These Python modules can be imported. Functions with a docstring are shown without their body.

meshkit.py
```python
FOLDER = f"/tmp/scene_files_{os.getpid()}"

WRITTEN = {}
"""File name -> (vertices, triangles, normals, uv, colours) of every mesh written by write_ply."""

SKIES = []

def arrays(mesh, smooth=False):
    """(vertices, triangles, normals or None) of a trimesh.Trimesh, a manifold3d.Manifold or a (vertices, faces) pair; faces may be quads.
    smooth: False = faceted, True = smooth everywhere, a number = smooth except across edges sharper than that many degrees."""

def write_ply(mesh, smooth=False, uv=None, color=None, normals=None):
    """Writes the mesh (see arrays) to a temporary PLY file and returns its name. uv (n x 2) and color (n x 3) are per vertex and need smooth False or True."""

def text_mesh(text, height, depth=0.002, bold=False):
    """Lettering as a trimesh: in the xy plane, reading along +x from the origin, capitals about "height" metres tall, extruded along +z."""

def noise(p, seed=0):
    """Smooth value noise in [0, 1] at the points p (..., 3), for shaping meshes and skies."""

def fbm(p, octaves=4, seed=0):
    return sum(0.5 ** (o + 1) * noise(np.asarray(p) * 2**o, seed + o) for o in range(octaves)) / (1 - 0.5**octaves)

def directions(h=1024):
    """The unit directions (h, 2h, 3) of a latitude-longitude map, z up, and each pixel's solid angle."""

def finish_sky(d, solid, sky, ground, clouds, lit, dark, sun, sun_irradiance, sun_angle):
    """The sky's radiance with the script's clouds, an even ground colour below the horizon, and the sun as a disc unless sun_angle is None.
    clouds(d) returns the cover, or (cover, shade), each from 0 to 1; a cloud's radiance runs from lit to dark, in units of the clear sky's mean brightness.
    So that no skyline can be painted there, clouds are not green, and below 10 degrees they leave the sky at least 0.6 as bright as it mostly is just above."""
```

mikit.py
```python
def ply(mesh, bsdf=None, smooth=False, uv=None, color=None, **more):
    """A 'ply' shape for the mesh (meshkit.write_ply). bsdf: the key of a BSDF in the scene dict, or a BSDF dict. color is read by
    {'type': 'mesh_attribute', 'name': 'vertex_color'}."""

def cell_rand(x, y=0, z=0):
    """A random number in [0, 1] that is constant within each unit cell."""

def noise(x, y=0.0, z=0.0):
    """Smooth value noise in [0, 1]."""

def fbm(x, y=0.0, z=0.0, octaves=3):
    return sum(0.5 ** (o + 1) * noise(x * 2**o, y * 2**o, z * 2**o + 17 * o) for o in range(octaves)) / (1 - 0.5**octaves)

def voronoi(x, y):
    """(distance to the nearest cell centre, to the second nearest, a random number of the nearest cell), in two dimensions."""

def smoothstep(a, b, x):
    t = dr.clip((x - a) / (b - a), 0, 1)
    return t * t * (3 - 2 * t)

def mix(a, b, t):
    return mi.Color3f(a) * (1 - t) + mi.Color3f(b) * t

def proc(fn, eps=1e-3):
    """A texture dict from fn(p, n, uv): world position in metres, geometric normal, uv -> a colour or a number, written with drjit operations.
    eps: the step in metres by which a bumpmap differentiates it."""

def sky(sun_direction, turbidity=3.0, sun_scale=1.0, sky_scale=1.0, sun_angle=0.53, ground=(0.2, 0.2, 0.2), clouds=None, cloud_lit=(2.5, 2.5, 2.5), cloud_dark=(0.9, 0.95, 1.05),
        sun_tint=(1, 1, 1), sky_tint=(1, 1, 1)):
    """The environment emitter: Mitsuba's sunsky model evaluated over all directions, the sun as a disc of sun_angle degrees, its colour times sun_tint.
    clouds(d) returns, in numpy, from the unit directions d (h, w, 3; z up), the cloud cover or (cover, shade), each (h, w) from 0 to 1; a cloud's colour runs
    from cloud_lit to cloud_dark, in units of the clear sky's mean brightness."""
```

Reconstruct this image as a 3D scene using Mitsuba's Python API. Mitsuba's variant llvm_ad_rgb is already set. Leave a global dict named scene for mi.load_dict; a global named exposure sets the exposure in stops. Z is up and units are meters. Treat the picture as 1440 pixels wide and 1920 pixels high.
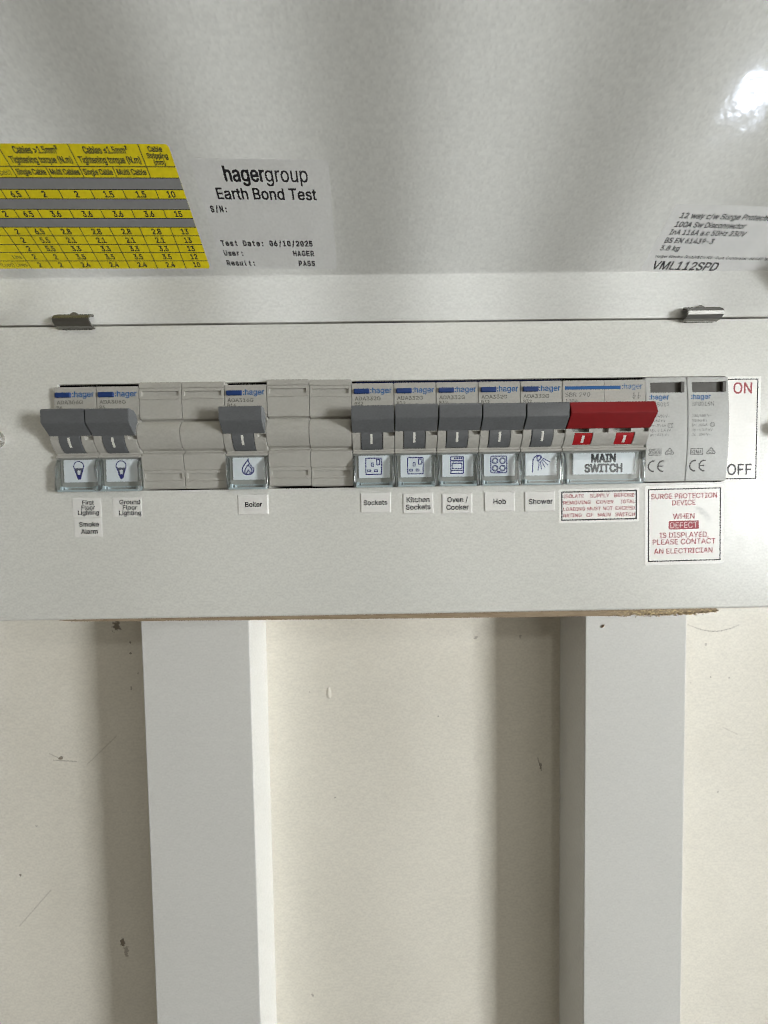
import math, random
import numpy as np, trimesh, shapely
from shapely import affinity
from shapely.geometry import Polygon, LineString, Point, box as sbox
from shapely.ops import unary_union
import drjit as dr, mitsuba as mi, manifold3d as m3
import mikit, meshkit
from mikit import noise, fbm, smoothstep, mix

T = mi.ScalarTransform4f
MM = 0.001
scene, labels = {}, {}
rng = random.Random(7)

# ------------------------------------------------------------------ camera, light, exposure
CAM = np.array([-6.156, -162.888, 0.0])
pitch, roll, yaw = np.radians([2.225, 0.883, 0.469])
fwd = np.array([math.sin(yaw) * math.cos(pitch), math.cos(yaw) * math.cos(pitch), -math.sin(pitch)])
right = np.array([math.cos(yaw), -math.sin(yaw), 0.0])
up = np.cross(right, fwd)
up = math.cos(roll) * up + math.sin(roll) * right
scene['camera'] = {'type': 'perspective', 'fov': 2 * math.degrees(math.atan(720 / 721.0)), 'fov_axis': 'x', 'near_clip': 0.01, 'far_clip': 50.0,
                   'to_world': T().look_at(origin=(CAM * MM).tolist(), target=((CAM + fwd * 100) * MM).tolist(), up=up.tolist())}
exposure = 0.37
scene['room_light'] = {'type': 'constant', 'radiance': {'type': 'rgb', 'value': [0.104, 0.097, 0.081]}}


def lamp(key, centre, aim, w, h, rgb, label):
    scene[key] = {'type': 'rectangle', 'to_world': T().look_at(origin=list(centre), target=list(aim), up=[0, 0, 1]) @ T().scale([w / 2, h / 2, 1]),
                  'emitter': {'type': 'area', 'radiance': {'type': 'rgb', 'value': list(rgb)}}}
    labels[key] = {'label': label, 'category': 'window'}


az = math.radians(30.5)
lamp('window', (1.55 * math.cos(az), -1.55 * math.sin(az), -0.02), (0, 0, 0), 0.24, 0.36, (62, 64, 64.5), 'tall daylight window pane out of view, well to the right of the board')  # out of view, gives the main light and shadows from the right
lamp('window_001', (1.49, -0.60, -1.08), (0, 0, 0), 0.035, 0.045, (105, 118, 142), 'unseen bright light low to the right, placed for the glint on the lid')  # unseen light, set low so that its reflection glints on the lid

az2 = math.radians(54)
lamp('window_002', (1.7 * math.cos(az2), -1.7 * math.sin(az2), 0.0), (0, 0, 0), 0.95, 0.8, (1.2, 1.17, 1.07), 'wide pale unseen light behind the viewer to the right, softening the shadows')  # broad dim light out of view, softens the trunking shadows
scene['unseen_high_lamp'] = {'type': 'disk', 'to_world': T().look_at(origin=[0.30, -1.30, 0.80], target=[0, 0, 0], up=[0, 0, 1]) @ T().scale([0.055, 0.055, 1]),
                         'emitter': {'type': 'area', 'radiance': {'type': 'rgb', 'value': [46, 45, 42]}}}
labels['unseen_high_lamp'] = {'label': 'small round unseen lamp high up behind the viewer, placed for streaks on the clear covers', 'category': 'lamp'}  # lamp out of view, placed to draw highlights along the clear covers

# ------------------------------------------------------------------ materials


def rgb(*c):
    return {'type': 'rgb', 'value': list(c)}


def two(b):
    return {'type': 'twosided', 'bsdf': b}


def plastic(key, c, rough=0.4, spec=0.4, **kw):
    scene[key] = two({'type': 'principled', 'base_color': rgb(*c) if isinstance(c, tuple) else c, 'roughness': rough, 'specular': spec, **kw})


def bumped(key, c, rough, fn, eps=2e-4, spec=0.5, **kw):
    b = {'type': 'principled', 'base_color': rgb(*c) if isinstance(c, tuple) else c, 'roughness': rough, 'specular': spec, **kw}
    scene[key] = two({'type': 'bumpmap', 'arbitrary': mikit.proc(fn, eps), 'scale': 1.0, 'bsdf': b})


def paint_bump(p, n, uv):
    k = 1 / 0.0011
    return 1.5e-5 * fbm(p.x * k, p.y * k, p.z * k, octaves=2) + 3.4e-5 * noise(p.x * 260, p.y * 260, p.z * 260)


def band_sway(p, amp, wave, x0):
    """Slow waviness added to give soft light and dark bands across sheet and board (metres)."""
    x = p.x + 0.006 * (noise(p.x * 14, 5.0, p.z * 9) - 0.5)
    return amp * dr.cos(2 * math.pi / wave * (x - x0)) * (0.75 + 0.5 * noise(p.x * 9 + 20, 2.0, p.z * 6))


def plate_bump(p, n, uv):
    return paint_bump(p, n, uv) + band_sway(p, 0.00040, 0.103, 0.002)


def lid_bump(p, n, uv):
    return paint_bump(p, n, uv) + band_sway(p, 0.0016, 0.077, 0.0095)


def paint_colour(p, n, uv):
    g = fbm(p.x * 1500, p.y * 1500, p.z * 1500, octaves=2) - 0.5
    w = fbm(p.x * 25, p.y * 25 + 3, p.z * 25, octaves=3) - 0.5
    return mi.Color3f(0.64, 0.637, 0.595) * (1 + 0.20 * g + 0.06 * w)


def lid_colour(p, n, uv):
    g = fbm(p.x * 1300, p.y * 1300, p.z * 1300, octaves=2) - 0.5
    w = fbm(p.x * 22, p.y * 22 + 3, p.z * 22, octaves=3) - 0.5
    return mi.Color3f(0.665, 0.667, 0.64) * (1 + 0.20 * g + 0.05 * w)


bumped('mat_paint', mikit.proc(paint_colour), 0.33, plate_bump)
bumped('mat_lid_paint', mikit.proc(lid_colour), 0.12, lid_bump, spec=0.5)


def grain(c, amt=0.14, k=1500):
    def fn(p, n, uv):
        g = fbm(p.x * k, p.y * k + 7, p.z * k, octaves=2) - 0.5
        w = fbm(p.x * 90, p.y * 90, p.z * 90, octaves=2) - 0.5
        return mi.Color3f(*c) * (1 + amt * g + 0.10 * w)
    return mikit.proc(fn)


WALL_SPOTS = [  # x, z (mm), radius x, radius z, strength: nicks, chips and specks on the old board
    (-147.5, -66, 2.6, 3.4, 0.95), (-140.5, -75, 0.7, 0.7, 0.8), (-140.5, -81, 0.8, 0.9, 0.8), (-137, -92, 0.6, 0.8, 0.6), (-141, -100, 0.7, 1.0, 0.6),
    (-180, -137.5, 1.4, 1.3, 0.9), (-151.5, -242, 1.6, 2.8, 1.0), (-149.5, -247, 1.6, 3.5, 0.6), (-205, -202, 1.0, 1.0, 0.9),
    (78.5, -147.5, 0.8, 2.6, 0.7), (43.5, -76, 1.0, 1.0, 0.55), (67.5, -76, 0.9, 1.2, 0.45), (-33.5, -162.5, 0.8, 0.8, 0.6), (23, -118.5, 0.6, 0.6, 0.6), (-46, -104, 0.5, 0.5, 0.4),
    (171, -100, 0.7, 0.7, 0.6), (168, -82, 0.8, 0.8, 0.45), (181, -100.5, 0.5, 0.6, 0.5), (176, -164, 0.6, 0.6, 0.4), (160, -103, 0.5, 0.5, 0.3), (-195, -175, 0.6, 0.5, 0.5), (-48, -275, 0.8, 1.2, 0.5)]
WALL_LINES = [(-207, -231, -189, -211, 0.28), (-166, -141, -150, -126, 0.25), (-184, -138.5, -172, -139.5, 0.4), (-186, -135, -180, -138, 0.35), 
              (178, -128, 186, -132, 0.2), (77, -143, 79, -150, 0.5)]
ARC = [(158 + 2.3 * k, -70.4 - 4.6 * math.sin(math.pi * (k + 0.6) / 14) , 0.18 + 0.25 * math.sin(math.pi * k / 12)) for k in range(13)]
WALL_LINES += [(a[0], a[1], b[0], b[1], a[2]) for a, b in zip(ARC, ARC[1:])]


def wall_colour(p, n, uv):
    x, z = p.x * 1000, p.z * 1000
    g = fbm(p.x * 1100, p.y * 1100, p.z * 1100, octaves=2) - 0.5
    w = fbm(p.x * 14, 3.0, p.z * 9, octaves=4) - 0.5
    c = mi.Color3f(0.725, 0.692, 0.612) * (1 + 0.18 * g + 0.17 * w)
    stain = smoothstep(0.58, 0.72, fbm(p.x * 40, 9.0, p.z * 22, octaves=4))
    c = mix(c, mi.Color3f(0.60, 0.56, 0.47), 0.09 * stain)
    wob = 1.4 * (fbm(p.x * 900, 2.0, p.z * 900, octaves=2) - 0.5)
    for sx, sz, rx, rz, s in WALL_SPOTS:
        d = dr.sqrt(dr.square((x - sx) / rx) + dr.square((z - sz) / rz)) + wob
        c = mix(c, mi.Color3f(0.14, 0.11, 0.075), 0.85 * s * (1 - smoothstep(0.55, 1.0, d)))
    for ax, az_, bx, bz, s in WALL_LINES:
        L2 = (bx - ax) ** 2 + (bz - az_) ** 2
        t = dr.clip(((x - ax) * (bx - ax) + (z - az_) * (bz - az_)) / L2, 0, 1)
        d = dr.sqrt(dr.square(x - ax - t * (bx - ax)) + dr.square(z - az_ - t * (bz - az_)))
        c = mix(c, mi.Color3f(0.2, 0.17, 0.13), s * (1 - smoothstep(0.12, 0.5, d)))
    return c


def wall_bump(p, n, uv):
    x, z = p.x * 1000, p.z * 1000
    d = dr.sqrt(dr.square((x + 35.8) / 1.5) + dr.square((z + 104.5) / 3.3))
    h = 1e-4 * (1 - smoothstep(0.55, 1.0, d))
    d2 = dr.sqrt(dr.square((x - 161) / 3.0) + dr.square((z + 84) / 4.0))
    h = h + 3e-4 * (1 - smoothstep(0.2, 1.0, d2)) * fbm(p.x * 600, 1.0, p.z * 600, octaves=2)
    return h + band_sway(p, 0.0013, 0.128, 0.004) + 4.5e-5 * fbm(p.x * 700, p.y * 700, p.z * 700, octaves=3) + 1.8e-4 * fbm(p.x * 75, 1.0, p.z * 40, octaves=3)


bumped('mat_wall', mikit.proc(wall_colour), 0.42, wall_bump, eps=3e-4, spec=0.35)


def trunk_colour(p, n, uv):
    g = fbm(p.x * 1400, p.y * 1400, p.z * 1400, octaves=2) - 0.5
    w = fbm(p.x * 30, p.y * 30, p.z * 12, octaves=3) - 0.5
    return mi.Color3f(0.625, 0.62, 0.592) * (1 + 0.16 * g + 0.05 * w)


plastic('mat_trunk', mikit.proc(trunk_colour), 0.45, 0.35)


def chip_colour(p, n, uv):
    a = fbm(p.x * 350, p.y * 700, p.z * 1400, octaves=3)
    b = noise(p.x * 1600, p.y * 1600, p.z * 1600)
    far = smoothstep(0.09, 0.12, p.x)
    c = mix(mi.Color3f(0.23, 0.165, 0.11), mi.Color3f(0.40, 0.32, 0.23), a)
    return mix(c, mi.Color3f(0.62, 0.5, 0.28), far * smoothstep(0.45, 0.8, b) * 0.9 + 0.05)


def chip_bump(p, n, uv):
    return 3.5e-4 * fbm(p.x * 900, p.y * 900, p.z * 1500, octaves=3)


bumped('mat_chipboard', mikit.proc(chip_colour), 0.8, chip_bump, spec=0.1)
plastic('mat_device', grain((0.38, 0.37, 0.337)), 0.42, 0.4)
plastic('mat_blank', grain((0.385, 0.375, 0.34)), 0.45, 0.4)
plastic('mat_surge', grain((0.43, 0.435, 0.415), 0.18), 0.45, 0.4)
plastic('mat_toggle', grain((0.112, 0.117, 0.122), 0.25), 0.32, 0.5)
plastic('mat_red', grain((0.21, 0.007, 0.009), 0.15), 0.38, 0.4)
plastic('mat_red_window', (0.33, 0.008, 0.012), 0.3, 0.4)
plastic('mat_button', (0.014, 0.04, 0.15), 0.3, 0.5)
plastic('mat_blue_ink', (0.012, 0.085, 0.25), 0.5, 0.3)
plastic('mat_icon_ink', (0.02, 0.022, 0.17), 0.5, 0.3)
plastic('mat_icon_grey', (0.10, 0.10, 0.14), 0.5, 0.3)
plastic('mat_black_ink', (0.012, 0.012, 0.014), 0.55, 0.3)
plastic('mat_dark_ink', (0.035, 0.033, 0.03), 0.55, 0.3)
plastic('mat_grey_ink', (0.13, 0.127, 0.11), 0.55, 0.3)
plastic('mat_mid_ink', (0.11, 0.11, 0.105), 0.55, 0.3)
plastic('mat_red_ink', (0.33, 0.035, 0.045), 0.55, 0.3)
plastic('mat_white_ink', (0.62, 0.61, 0.57), 0.5, 0.3)
plastic('mat_pink_ink', (0.74, 0.60, 0.58), 0.5, 0.3)
plastic('mat_yellow', grain((0.72, 0.595, 0.012), 0.2, 1100), 0.35, 0.4)
plastic('mat_grey_band', grain((0.235, 0.235, 0.235), 0.12), 0.4, 0.4)
plastic('mat_lid_label', grain((0.655, 0.655, 0.64), 0.12), 0.3, 0.5)
plastic('mat_rating_label', grain((0.735, 0.735, 0.725), 0.12), 0.3, 0.5)
plastic('mat_label', grain((0.73, 0.722, 0.69), 0.12), 0.4, 0.4)
plastic('mat_card', grain((0.84, 0.84, 0.84), 0.06), 0.5, 0.3)


def sign_colour(p, n, uv):
    x, z = p.x * 1000, p.z * 1000
    g = fbm(p.x * 1400, p.y * 1400, p.z * 1400, octaves=2) - 0.5
    c = mi.Color3f(0.84, 0.83, 0.79) * (1 + 0.08 * g)
    d = dr.abs(dr.sqrt(dr.square((x - 124) / 1.25) + dr.square(z + 14.5)) - 8.2)   # curved grey rub mark on the surge sticker
    a = (1 - smoothstep(0.3, 1.7, d)) * smoothstep(126.5, 131, x) * smoothstep(-14, -8, z) * fbm(p.x * 500, 1.0, p.z * 500, octaves=2) * 1.3
    return mix(c, mi.Color3f(0.42, 0.43, 0.41), dr.clip(a, 0, 0.75))


plastic('mat_sign', mikit.proc(sign_colour), 0.4, 0.4)
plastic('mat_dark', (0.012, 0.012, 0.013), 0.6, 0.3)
plastic('mat_navy', (0.012, 0.02, 0.09), 0.4, 0.4)
plastic('mat_indicator', grain((0.075, 0.07, 0.062), 0.25, 900), 0.5, 0.3)
plastic('mat_rim', (0.46, 0.52, 0.53), 0.15, 0.9, clearcoat=0.8, clearcoat_gloss=0.95)
scene['mat_clear'] = {'type': 'thindielectric', 'int_ior': 1.5, 'specular_transmittance': rgb(0.90, 0.945, 0.968)}
scene['mat_wall_clear'] = {'type': 'dielectric', 'int_ior': 1.5, 'specular_transmittance': rgb(0.95, 0.975, 0.985)}
scene['mat_steel'] = two({'type': 'roughconductor', 'material': 'none', 'specular_reflectance': rgb(0.27, 0.265, 0.25), 'alpha': 0.28})
scene['mat_screw'] = two({'type': 'roughconductor', 'material': 'none', 'specular_reflectance': rgb(0.55, 0.54, 0.52), 'alpha': 0.16})
plastic('mat_splinter', (0.25, 0.16, 0.08), 0.7, 0.2)

# ------------------------------------------------------------------ helpers (all shapes in millimetres)


def mesh_of(m):
    if isinstance(m, m3.Manifold):
        g = m.to_mesh()
        return trimesh.Trimesh(np.array(g.vert_properties[:, :3], float), np.array(g.tri_verts), process=False)
    return m


def part(key, mesh, mat, smooth=False, label=None):
    if isinstance(mesh, (list, tuple)):
        mesh = trimesh.util.concatenate([mesh_of(x) for x in mesh])
    mesh = mesh_of(mesh).copy()
    mesh.vertices = np.asarray(mesh.vertices) * MM
    n, k = key, 0
    while n in scene:
        k += 1
        n = f'{key}_{k:03d}'
    scene[n] = mikit.ply(mesh, mat, smooth=smooth)
    if label:
        labels[n] = {'label': label}
    return n


used = set()


def thing(name, label, cat, group=None):
    n, k = name, 0
    while n in used:
        k += 1
        n = f'{name}_{k:03d}'
    used.add(n)
    labels[n] = {'label': label, 'category': cat}
    if group:
        labels[n]['group'] = group
    return n


def prism(poly, x0, x1):
    """(y, z) outline swept along x."""
    cs = m3.CrossSection([np.asarray(poly, float)], m3.FillRule.NonZero)
    return cs.extrude(x1 - x0).transform(np.array([[0, 0, 1, x0], [1, 0, 0, 0], [0, 1, 0, 0]], float))


def eased(poly, x0, x1, e=0.35):
    """A prism whose two ends are stepped in a little, so that its edges catch light."""
    cs = m3.CrossSection([np.asarray(poly, float)], m3.FillRule.NonZero)
    M = lambda c, a, b: c.extrude(b - a).transform(np.array([[0, 0, 1, a], [1, 0, 0, 0], [0, 1, 0, 0]], float))
    out = M(cs, x0 + e, x1 - e)
    for k in range(3):
        t = e * (1 - math.cos(math.pi / 2 * (k + 1) / 3.001))
        s = e * (1 - math.sin(math.pi / 2 * (k + 1) / 3.001))
        out = out + M(cs.offset(-t, m3.JoinType.Miter), x0 + s, x1 - s)
    return out


def block(x0, x1, y0, y1, z0, z1):
    return m3.Manifold.cube([x1 - x0, y1 - y0, z1 - z0]).translate([x0, y0, z0])


def rblock(x0, x1, y0, y1, z0, z1, r=0.4):
    s = m3.Manifold.sphere(r, 16)
    return m3.Manifold.batch_hull([s.translate([x, y, z]) for x in (x0 + r, x1 - r) for y in (y0 + r, y1 - r) for z in (z0 + r, z1 - r)])


class Frame:
    """A flat frame: origin, along, up, towards the viewer."""

    def __init__(self, o, u, v, n):
        self.o, self.u, self.v, self.n = (np.asarray(a, float) for a in (o, u, v, n))

    def sub(self, x, y, deg=0.0, h=0.0):
        c, s = math.cos(math.radians(deg)), math.sin(math.radians(deg))
        return Frame(self.o + x * self.u + y * self.v + h * self.n, c * self.u + s * self.v, -s * self.u + c * self.v, self.n)

    def put(self, mesh):
        m = mesh.copy()
        v = np.asarray(m.vertices)
        m.vertices = self.o + v[:, :1] * self.u + v[:, 1:2] * self.v + v[:, 2:] * self.n
        return m


def flat(fr, shape, h0, h1):
    """A shapely outline extruded from height h0 to h1 of the frame."""
    out = []
    for g in getattr(shape, 'geoms', [shape]):
        if g.area > 1e-6:
            m = trimesh.creation.extrude_polygon(g, h1 - h0, engine='earcut')
            m.apply_translation([0, 0, h0])
            out.append(fr.put(m))
    return trimesh.util.concatenate(out)


_glyphs = {}


def glyph(t, bold):
    if (t, bold) not in _glyphs:
        m = meshkit.text_mesh(t, 1.0, 1.0, bold)
        v = np.asarray(m.vertices).copy()
        v[:, 0] -= v[:, 0].min()
        m.vertices = v
        _glyphs[(t, bold)] = m
    return _glyphs[(t, bold)].copy()


INK = 0.035


def text(fr, t, x, y, h, width=None, align='l', bold=False, h0=0.0, heavy=0.0):
    """One line: ink from x (left, centre or right by align), baseline y, capitals h tall, ink fitted to width if given."""
    m = glyph(t, bold)
    v = np.asarray(m.vertices).copy()
    w = v[:, 0].max()
    sx = (width / w) if width else h
    v[:, 0] = v[:, 0] * sx + x - {'l': 0, 'c': 0.5, 'r': 1}[align] * w * sx
    v[:, 1] = v[:, 1] * h + y
    v[:, 2] = v[:, 2] * (INK + 0.02) - 0.02 + h0
    m.vertices = v
    if heavy:
        ms = []
        for k, (ox, oy) in enumerate(((-1, -1), (1, -1), (-1, 1), (1, 1), (0, 0))):
            q = m.copy()
            q.apply_translation((ox * heavy, oy * heavy, -0.0007 * k))
            ms.append(q)
        m = trimesh.util.concatenate(ms)
    return fr.put(m)


def mono(fr, t, x, y, h, adv):
    out = []
    for i, ch in enumerate(t):
        if ch == ' ':
            continue
        m = glyph(ch, True)
        v = np.asarray(m.vertices).copy()
        w = v[:, 0].max()
        sx = min(h, 0.80 * adv / w)
        if ch in 'EFTLSPRAHGUDN0123456789':
            sx = 0.74 * adv / w if ch != '1' else min(h, 0.6 * adv / w)
        v[:, 0] = v[:, 0] * sx + x + (i + 0.5) * adv - 0.5 * w * sx
        v[:, 1] = v[:, 1] * h + y
        v[:, 2] = v[:, 2] * (INK + 0.02) - 0.02
        m.vertices = v
        for k, (ox, oy) in enumerate(((-1, -1), (1, -1), (-1, 1), (1, 1))):
            q = m.copy()
            q.apply_translation((ox * 0.06, oy * 0.06, -0.0007 * k))
            out.append(fr.put(q))
        if ch == '0':
            cx = x + (i + 0.5) * adv
            out.append(flat(fr, LineString([(cx - 0.16 * adv, y + 0.28 * h), (cx + 0.16 * adv, y + 0.72 * h)]).buffer(0.06 * h), -0.02, INK))
    return out


def rrect(x0, y0, x1, y1, r=0.5):
    return sbox(x0 + r, y0 + r, x1 - r, y1 - r).buffer(r, quad_segs=4)


def ring(shape, w):
    return shape.difference(shape.buffer(-w))


def line(pts, w):
    return LineString(pts).buffer(w / 2, quad_segs=3)


PANEL = Frame((0, 0, 0), (1, 0, 0), (0, 0, 1), (0, -1, 0))

# ------------------------------------------------------------------ the wall, the trunking, the wood strip
WY = 40.0
wall = trimesh.creation.box((2400, 20, 2200))
wall.apply_translation((0, WY + 10, 0))
part('wall', wall, 'mat_wall')
labels['wall'] = {'label': 'cream painted board wall with nicks and scuffs behind the trunking', 'kind': 'structure'}

drip = trimesh.creation.icosphere(3, 1.0)
v = np.asarray(drip.vertices).copy()
taper = 1.0 - 0.28 * v[:, 2]
drip.vertices = np.c_[v[:, 0] * 1.25 * taper - 35.6, v[:, 1] * 0.65 + WY, v[:, 2] * 3.3 - 104.6]
part('wall__paint_drip', drip, 'mat_wall', smooth=True)

for name, x0, x1, lab in (('cable_trunking', -118.3, -68.0, 'white square cable trunking run below the lighting breakers, its right side brightly lit'),
                          ('cable_trunking', 88.6, 136.6, 'white square cable trunking run below the main switch, its left side in shadow')):
    t = thing(name, lab, 'cable trunking', 'trunking runs below the board')
    part(t + '__base', block(x0 + 0.35, x1 - 0.35, 18, WY - 0.05, -700, -55.4), 'mat_trunk')
    c = m3.CrossSection.square([x1 - x0, 8.0]).translate([x0, 14])
    c = c.offset(-0.7, m3.JoinType.Miter).offset(0.7, m3.JoinType.Round, 2, 24)
    lid = c.extrude(644.6).translate([0, 0, -700])
    part(t + '__cover', lid - block(x0 + 1.4, x1 - 1.4, 15.4, 30, -701, 0), 'mat_trunk', smooth=35)

# strip of bare chipboard under the board: its lower edge broken towards the right
top = [(-152.0, -50.6), (147.0, -50.6)]
low = []
for i in range(301):
    x = -152 + i * (299 / 300)
    z = np.interp(x, [-152, -146, -105, -5, 60, 86, 120, 140, 147], [-53.5, -53.9, -54.5, -55.3, -55.7, -55.8, -55.9, -55.6, -54.5])
    r = 0.10 + 0.75 * max(0, min(1, (x - 94) / 14))
    z += r * (0.9 * (meshkit.fbm(np.array([x * 0.75, 1.0, 2.0]), 3, 3) - 0.5) * 2.0)
    low.append((x, float(z)))
outline = np.array(top[::-1] + low)
cs = m3.CrossSection([outline], m3.FillRule.NonZero)
strip = cs.extrude(WY - 0.1 - 10.0).transform(np.array([[1, 0, 0, 0], [0, 0, -1, WY - 0.1], [0, 1, 0, 0]], float))
ts = thing('chipboard_strip', 'strip of bare brown chipboard along the bottom of the board, its right end broken', 'wood strip')
part(ts + '__board', strip, 'mat_chipboard')
crumbs = []
for i in range(70):
    x = 100 + 47 * rng.random() ** 0.8
    z = np.interp(x, [86, 120, 140, 147], [-55.6, -55.6, -55.2, -54.2]) + rng.uniform(-0.7, 0.5)
    s = rng.uniform(0.25, 0.75)
    crumbs.append(m3.Manifold.batch_hull([m3.Manifold.cube([0.15, 0.15, 0.15], True).translate([x + rng.uniform(-1, 1) * s, 9.8 + rng.uniform(-0.7, 0.5) * s, z + rng.uniform(-0.6, 0.6) * s]) for _ in range(5)]))
n = part(ts + '__splinters', crumbs, 'mat_chipboard', label='pale chips along the broken lower edge')
labels[n]['kind'] = 'stuff'
tsp = thing('wood_splinter', 'tiny dark wood splinter stuck to the top of the right trunking run', 'splinter')
part(tsp, m3.Manifold.batch_hull([m3.Manifold.sphere(0.22, 8).translate(p) for p in ((96.2, 13.7, -62.6), (97.2, 13.5, -61.2))] + [m3.Manifold.sphere(0.4, 8).translate((96.8, 13.6, -61.8))]), 'mat_splinter')

# ------------------------------------------------------------------ the board: cover plate, housing, lid, hinge clips, screws
SX0, SX1, SZ0, SZ1 = -139.9, 139.9, 4.2, 48.8
PW = 192.0
unit = thing('consumer_unit', 'cream metal fuse board on the wall with its lid raised above a row of breakers', 'fuse board')
plate_profile = [(0.0, -49.2), (0.25, -49.9), (1.0, -50.4), (3.5, -50.5), (3.5, -49.0), (1.5, -48.0), (1.5, 70.8), (3.5, 71.4), (3.5, 72.75), (0.9, 72.7), (0.22, 72.4), (0.0, 71.8)]
plate = prism(plate_profile, -PW, PW) - block(SX0, SX1, -2, 5, SZ0, SZ1)
part(unit + '__front_plate', plate, 'mat_paint', smooth=40)
hous = block(-PW + 1, PW - 1, 3.6, WY - 0.05, -50.3, 94) - block(-PW + 3, PW - 3, 3.0, WY - 2, -48, 70)
part(unit + '__housing', hous, 'mat_paint')
part(unit + '__interior_shade', block(-160, 160, 26, 28, -20, 68), 'mat_dark', label='black sheet standing for the shade inside the board, seen through the gaps')  # black sheet put in for the shade behind the gaps
part(unit + '__busbar', block(-16, 72, 4.2, 9, 47.5, 53), 'mat_navy', label='dark blue bar seen in the gap above the breakers')

th = math.radians(35.8)
DL, NL = np.array([0, -math.cos(th), math.sin(th)]), np.array([0, -math.sin(th), -math.cos(th)])
LID = Frame((0, -1.5, 91.2), (1, 0, 0), DL, NL)
inner = [(-0.2, 73.1), (-0.35, 73.4), (-0.5, 76.0)]
a, b, c = np.array([-1.47, 90.5]), np.array([-1.5, 91.2]), np.array([-1.5, 91.2]) + 0.7 * DL[1:]
for k in range(9):
    t = k / 8
    inner.append(tuple((1 - t) ** 2 * a + 2 * t * (1 - t) * b + t * t * c))
end = np.array([-1.5, 91.2]) + 112 * DL[1:]
inner.append(tuple(end))
nrm = NL[1:]
outer = [tuple(end - 1.4 * nrm), tuple(np.array([-1.5, 91.2]) + 3 * DL[1:] - 1.6 * nrm), (0.6, 92.5), (1.2, 90), (1.2, 73.1)]
lid = prism(np.array(inner + outer), -PW, PW)
lip_n = 8.5
for xs in (-PW, PW - 1.4):
    q = [np.array([-1.5, 91.2]) + s * DL[1:] + h * nrm for s, h in ((2, -0.4), (2, lip_n * 0.75), (8, lip_n), (112, lip_n), (112, -0.4))]
    lid = lid + prism(np.array(q), xs, xs + 1.4)
q = [np.array([-1.5, 91.2]) + s * DL[1:] + h * nrm for s, h in ((110.6, -0.4), (110.6, lip_n), (112, lip_n), (112, -0.4))]
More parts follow.
